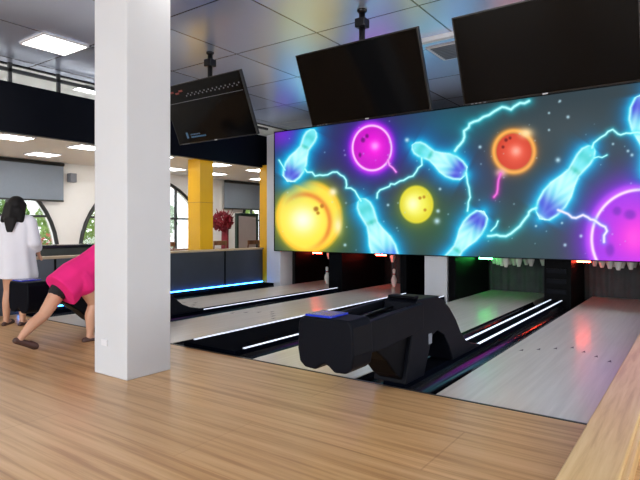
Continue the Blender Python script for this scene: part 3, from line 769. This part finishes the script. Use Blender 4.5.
cafe_chair(-7.45, 5.25, 'brown wooden chair beyond the partition, left of the wide yellow column')
cafe_chair(-7.6, 5.85, 'brown wooden chair just behind the wide yellow column')
cafe_chair(-7.45, 6.95, 'brown wooden chair between the yellow column and the red blossom tree')
cafe_chair(-7.35, 7.75, 'brown wooden chair right of the red blossom tree')
cafe_chair(-8.3, 9.4, 'brown wooden chair right of the framed board')
cafe_table(-8.15, 5.6, 'round brown table beyond the partition near the wide yellow column')
cafe_table(-8.3, 7.0, 'round brown table in front of the middle arched window')
t = thing('lounge_counter', 'dark counter beyond the partition between the woman and the bowler', 'counter', (-7.35, 3.7, 0))
MB().box(-7.5, -7.2, 3.0, 4.5, 0, 0.74).build('front', M['counter'], t, bevel=0.01)
MB().box(-7.56, -7.14, 2.94, 4.56, 0.74, 0.78).build('worktop', M['black_gloss'], t, bevel=0.006)
t = thing('red_bag', 'small red bag on the lounge counter beside the woman in white', 'bag', (-7.26, 3.25, 0.78))
b = MB(); b.ball((-7.26, 3.25, 0.84), 0.06, 3, rx=0.06, ry=0.09, rz=0.062); b.build('bag_body', M['red_bag'], t)
MB().tube([(-7.26, 3.25 + 0.06 * math.cos(a), 0.885 + 0.06 * math.sin(a)) for a in [PI * k / 10 for k in range(11)]], 0.006, 6).build('handle', M['red_bag'], t)

# ------------------------------------------------------------------ people
def remesh(mb, name, m, parent, voxel=0.008, smooth=6, shear=None):
    o = mb.build('tmp', m, None)
    md = o.modifiers.new('r', 'REMESH'); md.mode = 'VOXEL'; md.voxel_size = voxel; md.use_smooth_shade = True
    ms = o.modifiers.new('s', 'SMOOTH'); ms.iterations = smooth; ms.factor = 0.5
    dg = bpy.context.evaluated_depsgraph_get(); me = bpy.data.meshes.new_from_object(o.evaluated_get(dg))
    me.transform(Matrix.Translation(o.location)); bpy.data.objects.remove(o)
    me.name = name
    r = bpy.data.objects.new(name, me); C.objects.link(r)
    if parent is not None:
        me.transform(Matrix.Translation(-parent.location)); r.parent = parent
    for p in me.polygons: p.use_smooth = True
    if not me.materials: me.materials.append(m)
    return r
def V(x, y, z): return Vector((x, y, z))
def hand(mb, w, d, thumb_side, L=0.105):
    """palm and five fingers from wrist w along direction d"""
    d = d.normalized(); s_ = thumb_side.normalized(); nrm = d.cross(s_).normalized()
    for k in range(4):
        off = s_ * (0.022 - k * 0.0145)
        mb.capsule(w, w + d * L * 0.52 + off, 0.018, 0.0125, 8)
        base = w + d * L * 0.52 + off; l = (0.040, 0.046, 0.043, 0.034)[k]
        mid = base + d * l * 0.55 + nrm * 0.006; tip = mid + (d * 0.75 + nrm * 0.55).normalized() * l * 0.5
        mb.capsule(base, mid, 0.0082, 0.0074, 8); mb.capsule(mid, tip, 0.0074, 0.006, 8)
    b0 = w + d * L * 0.18 + s_ * 0.014; b1 = b0 + (d * 0.6 + s_ * 0.8).normalized() * 0.032; b2 = b1 + (d * 0.95 + s_ * 0.2).normalized() * 0.024
    mb.capsule(b0, b1, 0.011, 0.0088, 8); mb.capsule(b1, b2, 0.0088, 0.007, 8)
def head_mesh(mb, c, f, up):
    """c centre, f face direction; skull, jaw, brow, nose, cheeks and ears"""
    r = f.cross(up).normalized()
    mb.ball(c + up * 0.012, 0.068, 3); mb.ball(c - f * 0.014 + up * 0.018, 0.071, 3)
    mb.capsule(c + f * 0.018 - up * 0.035, c + f * 0.034 - up * 0.062, 0.048, 0.026, 12)
    mb.capsule(c + f * 0.066 + up * 0.006, c + f * 0.078 - up * 0.018, 0.006, 0.010, 8)
    for s_ in (-1, 1):
        mb.ball(c + r * s_ * 0.070 - up * 0.004, 0.014, 2); mb.ball(c + r * s_ * 0.034 + f * 0.042 - up * 0.018, 0.024, 2)
def face(parent, c, f, up):
    r = f.cross(up).normalized()
    for s_ in (-1, 1): MB().ball(c + r * s_ * 0.025 + f * 0.0585 + up * 0.006, 0.007, 2).build('eye', M['eye'], parent)
    MB().capsule(c + f * 0.0615 - up * 0.042 - r * 0.012, c + f * 0.0615 - up * 0.042 + r * 0.012, 0.004, 0.004, 8).build('mouth', M['lip'], parent)
def shoe(parent, heel, toe, up, name='sandal'):
    d = (toe - heel); s_ = d.cross(up).normalized(); u = s_.cross(d).normalized()
    mb = MB(); mb.capsule(heel + u * 0.014, heel + d * 0.5 + u * 0.014, 0.027, 0.028); mb.capsule(heel + d * 0.5 + u * 0.014, heel + d * 0.85 + u * 0.012, 0.028, 0.031)
    mb.capsule(heel + d * 0.6 + u * 0.024, heel + d * 0.85 + u * 0.02, 0.025, 0.025)
    return remesh(mb, name, M['sandal'], parent, 0.008, 3)

# woman in white, seen from behind
X, Y = -5.80, 2.66
t = thing('person', 'woman with long black hair in a loose white shirt standing at far left', 'person', (X, Y, 0))
rgt = V(CT, ST, 0); fwd = V(-ST, CT, 0)          # she faces away, across the lanes
def W(a, b, z): return V(X, Y, 0) + rgt * a + fwd * b + V(0, 0, z)
b = MB()
for s_ in (-1, 1):
    hip, kn, an = W(s_ * .075, 0, .66), W(s_ * .08 - .01, .015, .36), W(s_ * .085 - .015, -.01, .075)
    b.capsule(hip, kn, .078, .046); b.capsule(kn, kn * .55 + an * .45 + fwd * -.012, .046, .045); b.capsule(kn * .55 + an * .45 + fwd * -.012, an, .045, .029)
    b.capsule(an, W(s_ * .085 - .015, -.02, .035), .03, .028); b.capsule(W(s_ * .085 - .015, -.02, .03), W(s_ * .1 - .015, .12, .022), .026, .02)
b.capsule(W(-.04, 0, .68), W(.04, 0, .68), .095, .095); b.capsule(W(0, 0, .7), W(0, 0, .85), .09, .085); b.capsule(W(-.03, 0, .98), W(.03, 0, .98), .095, .095); b.capsule(W(0, 0, .85), W(0, 0, .98), .085, .1)
b.capsule(W(-.12, 0, 1.08), W(.12, 0, 1.08), .045, .045); b.capsule(W(0, 0, 1.07), W(0, .015, 1.2), .045, .042)
hc = W(0, .03, 1.235); head_mesh(b, hc, fwd, V(0, 0, 1))
for s_ in (-1, 1):
    sh, el, wr = W(s_ * .15, 0, 1.075), W(s_ * .19, -.01, .86), W(s_ * .165, .12, .74)
    b.capsule(sh, el, .042, .033); b.capsule(el, wr, .033, .022); hand(b, wr, (wr - el), V(0, 0, 1))
remesh(b, 'body', M['skin'], t, 0.0075, 4); face(t, hc, fwd, V(0, 0, 1))
b = MB()     # loose shirt
b.capsule(W(-.13, 0, 1.095), W(.13, 0, 1.095), .055, .055)
def ring_loft(mb, rings, n=40, amp=0.0, ph=0):
    rs = []
    for (c, ax, ay, ra, rb) in rings:
        rs.append([mb.bm.verts.new(c + ax * ra * math.cos(2 * PI * k / n) * (1 + amp * math.sin(7 * 2 * PI * k / n + ph) ) + ay * rb * math.sin(2 * PI * k / n) * (1 + amp * math.sin(5 * 2 * PI * k / n + ph + c.z * 5))) for k in range(n)])
    for i in range(len(rs) - 1):
        for k in range(n): mb.bm.faces.new((rs[i][k], rs[i][(k + 1) % n], rs[i + 1][(k + 1) % n], rs[i + 1][k]))
    mb.bm.faces.new(rs[0]); mb.bm.faces.new(rs[-1][::-1])
ring_loft(b, [(W(-.01, 0, .49), rgt, fwd, .215, .165), (W(0, 0, .53), rgt, fwd, .21, .16), (W(0, 0, .70), rgt, fwd, .185, .145), (W(0, 0, .88), rgt, fwd, .165, .125), (W(0, 0, 1.0), rgt, fwd, .17, .12), (W(0, 0, 1.09), rgt, fwd, .155, .085), (W(0, 0, 1.14), rgt, fwd, .08, .06), (W(0, 0, 1.155), rgt, fwd, .055, .05)], 48, 0.05)
for s_ in (-1, 1):
    b.capsule(W(s_ * .15, 0, 1.075), W(s_ * .20, -.01, .86), .058, .062); b.capsule(W(s_ * .20, -.01, .86), W(s_ * .185, .06, .80), .06, .05)
remesh(b, 'shirt', M['white_cloth'], t, 0.012, 5)
b = MB(); b.ball(hc + V(0, 0, .025) - fwd * .03, .1, 3, rx=.09, ry=.082, rz=.088); b.ball(hc - fwd * .04 - V(0, 0, .05), .1, 3, rx=.112, ry=.07, rz=.09)
for k in range(-4, 5):
    a = k * .019; b.capsule(hc + rgt * a - fwd * (.075 - abs(k) * .008) + V(0, 0, .02), W(a * 1.25, -.105 + abs(k) * .007, 1.12 - .008 * abs(k)), .036, .026)
    if abs(k) < 3: b.capsule(W(a * 1.2, -.105, 1.1), W(a * .6 + .01, -.14, .97), .024, .008)
remesh(b, 'hair', M['hair'], t, 0.01, 4)
for s_ in (-1, 1): shoe(t, W(s_ * .085 - .015, -.05, .0), W(s_ * .105 - .015, .15, .0), V(0, 0, 1))

# bowler in pink, lunging toward the lanes
t = thing('person', 'bowler in a pink shirt and black shorts lunging beside the foreground column', 'person', (-4.52, 2.5, 0))
X0b = -4.48
def B(dx, y, z): return V(X0b + dx, y, z)
fw = V(0, 1, 0)
hipc = B(0, 2.53, .585); chest = B(0.02, 2.86, .82); neck = B(0.03, 2.98, .86); hc = B(0.03, 3.07, .92)
b = MB()
# back leg (left), front leg (right)
h1, k1, a1 = B(-.06, 2.50, .55), B(-.05, 2.30, .27), B(-.03, 2.105, .115)
h2, k2, a2 = B(.07, 2.57, .56), B(.05, 2.70, .33), B(.05, 2.66, .075)
b.capsule(h1, k1, .082, .05); m1 = k1 * .6 + a1 * .4 + V(0, -.012, .005); b.capsule(k1, m1, .05, .048); b.capsule(m1, a1, .048, .028); b.capsule(a1, B(-.03, 2.085, .085), .028, .024); b.capsule(B(-.03, 2.09, .085), B(-.02, 2.2, .022), .026, .02)
b.capsule(h2, k2, .084, .05); m2 = k2 * .6 + a2 * .4 + V(0, -.018, 0); b.capsule(k2, m2, .05, .05); b.capsule(m2, a2, .05, .03); b.capsule(a2, B(.05, 2.65, .035), .03, .027); b.capsule(B(.05, 2.65, .03), B(.055, 2.79, .022), .026, .02)
b.capsule(hipc + V(-.05, 0, 0), hipc + V(.05, 0, 0), .095, .095); b.capsule(hipc, hipc * .5 + chest * .5, .092, .085); b.capsule(hipc * .5 + chest * .5, chest, .085, .095)
b.capsule(chest + V(-.12, .06, .02), chest + V(.12, .06, .02), .046, .046); b.capsule(chest, neck, .06, .042); b.capsule(neck, hc, .042, .045)
fd = V(0, .93, -.2).normalized(); upv = V(0, .2, .93).normalized(); head_mesh(b, hc, fd, upv)
sR, eR, wR = chest + V(.15, .06, .01), B(.19, 3.05, .58), B(.17, 3.22, .48); b.capsule(sR, eR, .04, .032); b.capsule(eR, wR, .032, .022); hand(b, wR, wR - eR, V(-1, 0, 0.2))
sL, eL, wL = chest + V(-.15, .06, .01), B(-.17, 2.98, .60), B(-.13, 3.0, .42); b.capsule(sL, eL, .04, .032); b.capsule(eL, wL, .032, .022); hand(b, wL, wL - eL, V(1, 0.2, 0))
remesh(b, 'body', M['skin'], t, 0.0075, 4); face(t, hc, fd, upv)
b = MB()
ax = (chest - hipc).normalized(); nx_ = V(1, 0, 0); ny_ = ax.cross(nx_).normalized()
pts = [(-.15, .165, .165), (-.10, .163, .16), (0, .150, .145), (.16, .132, .118), (.32, .140, .112), (.40, .135, .10), (.47, .08, .065), (.50, .055, .05)]
ring_loft(b, [(hipc + ax * a + ny_ * (-.0) + V(0, .01, -.03 if a < 0 else -.005), nx_, ny_, ra, rb) for a, ra, rb in pts], 44, 0.03)
b.capsule(h2 + V(-.01, .0, .02), h2 * .78 + k2 * .22, .1, .102)
for s0, e0 in ((sR, eR), (sL, eL)): b.capsule(s0, s0 * .45 + e0 * .55, .056, .058)
remesh(b, 'shirt', M['pink_cloth'], t, 0.011, 5)
b = MB(); b.capsule(hipc + V(-.04, 0, 0), hipc + V(.04, 0, 0), .1, .1); b.capsule(h1, h1 * .63 + k1 * .37, .088, .08); b.capsule(h2, h2 * .85 + k2 * .15, .084, .08)
remesh(b, 'shorts', M['black_cloth'], t, 0.011, 4)
b = MB(); b.ball(hc + upv * .024 - fd * .028, .082, 3); b.capsule(hc - fd * .07, hc - fd * .13 - upv * .05, .05, .02)
remesh(b, 'hair', M['hair'], t, 0.01, 3)
shoe(t, B(-.032, 2.06, .082), B(-.02, 2.235, .0), V(0, 0, 1), 'shoe'); shoe(t, B(.05, 2.61, 0), B(.055, 2.83, 0), V(0, 0, 1), 'shoe')

# ------------------------------------------------------------------ world and light
w = bpy.data.worlds.new('sky'); SC.world = w; w.use_nodes = True; nt = w.node_tree
bg = nt.nodes['Background']; sky = nt.nodes.new('ShaderNodeTexSky'); sky.sky_type = 'HOSEK_WILKIE'; sky.turbidity = 6; sky.sun_direction = (0.3, -0.5, 0.8)
mx = nt.nodes.new('ShaderNodeMix'); mx.data_type = 'RGBA'; mx.inputs['Factor'].default_value = 0.35
mx.inputs['A'].default_value = (0.95, 0.98, 1.0, 1)
nt.links.new(sky.outputs['Color'], mx.inputs['B']); nt.links.new(mx.outputs['Result'], bg.inputs['Color']); bg.inputs['Strength'].default_value = 4.0

for i, (p, q, z0, z1) in enumerate(nw):   # daylight coming in through the big windows of the near wall
    L_ = bpy.data.lights.new('window_daylight', 'AREA'); L_.shape = 'RECTANGLE'; L_.size = (q - p) * S; L_.size_y = (z1 - z0) * S; L_.energy = 215; L_.color = (0.95, 0.98, 1.0)
    o = bpy.data.objects.new('window_daylight', L_); C.objects.link(o); o.location = ((p + q) / 2 * S, (YN - 0.12) * S, (z0 + z1) / 2 * S); o.rotation_euler = (PI / 2, 0, 0)
for i, (p, q, z0, z1) in enumerate(rwn):   # added lamp at the unseen right opening, brightens the lanes
    L_ = bpy.data.lights.new('window_daylight', 'AREA'); L_.shape = 'RECTANGLE'; L_.size = (z1 - z0) * S; L_.size_y = (q - p) * S; L_.energy = 260; L_.color = (0.95, 0.98, 1.0)
    o = bpy.data.objects.new('window_daylight', L_); C.objects.link(o); o.location = ((RW + 0.12) * S, (p + q) / 2 * S, (z0 + z1) / 2 * S); o.rotation_euler = (0, PI / 2, 0)
cam = bpy.data.cameras.new('camera'); co = bpy.data.objects.new('camera', cam); C.objects.link(co)
co.location = (0, 0, S); co.rotation_euler = (PI / 2, 0, math.radians(35.6))
cam.sensor_width = 36; cam.lens = 531 / 640 * 36; cam.shift_y = -11 / 640; cam.clip_start = 0.05; cam.clip_end = 200
SC.camera = co
SC.view_settings.view_transform = 'Standard'; SC.view_settings.look = 'None'; SC.view_settings.gamma = 1; SC.view_settings.use_curve_mapping = False
SC.view_settings.exposure = 0.0
SC.cycles.use_denoising = True
SC.cycles.max_bounces = 8
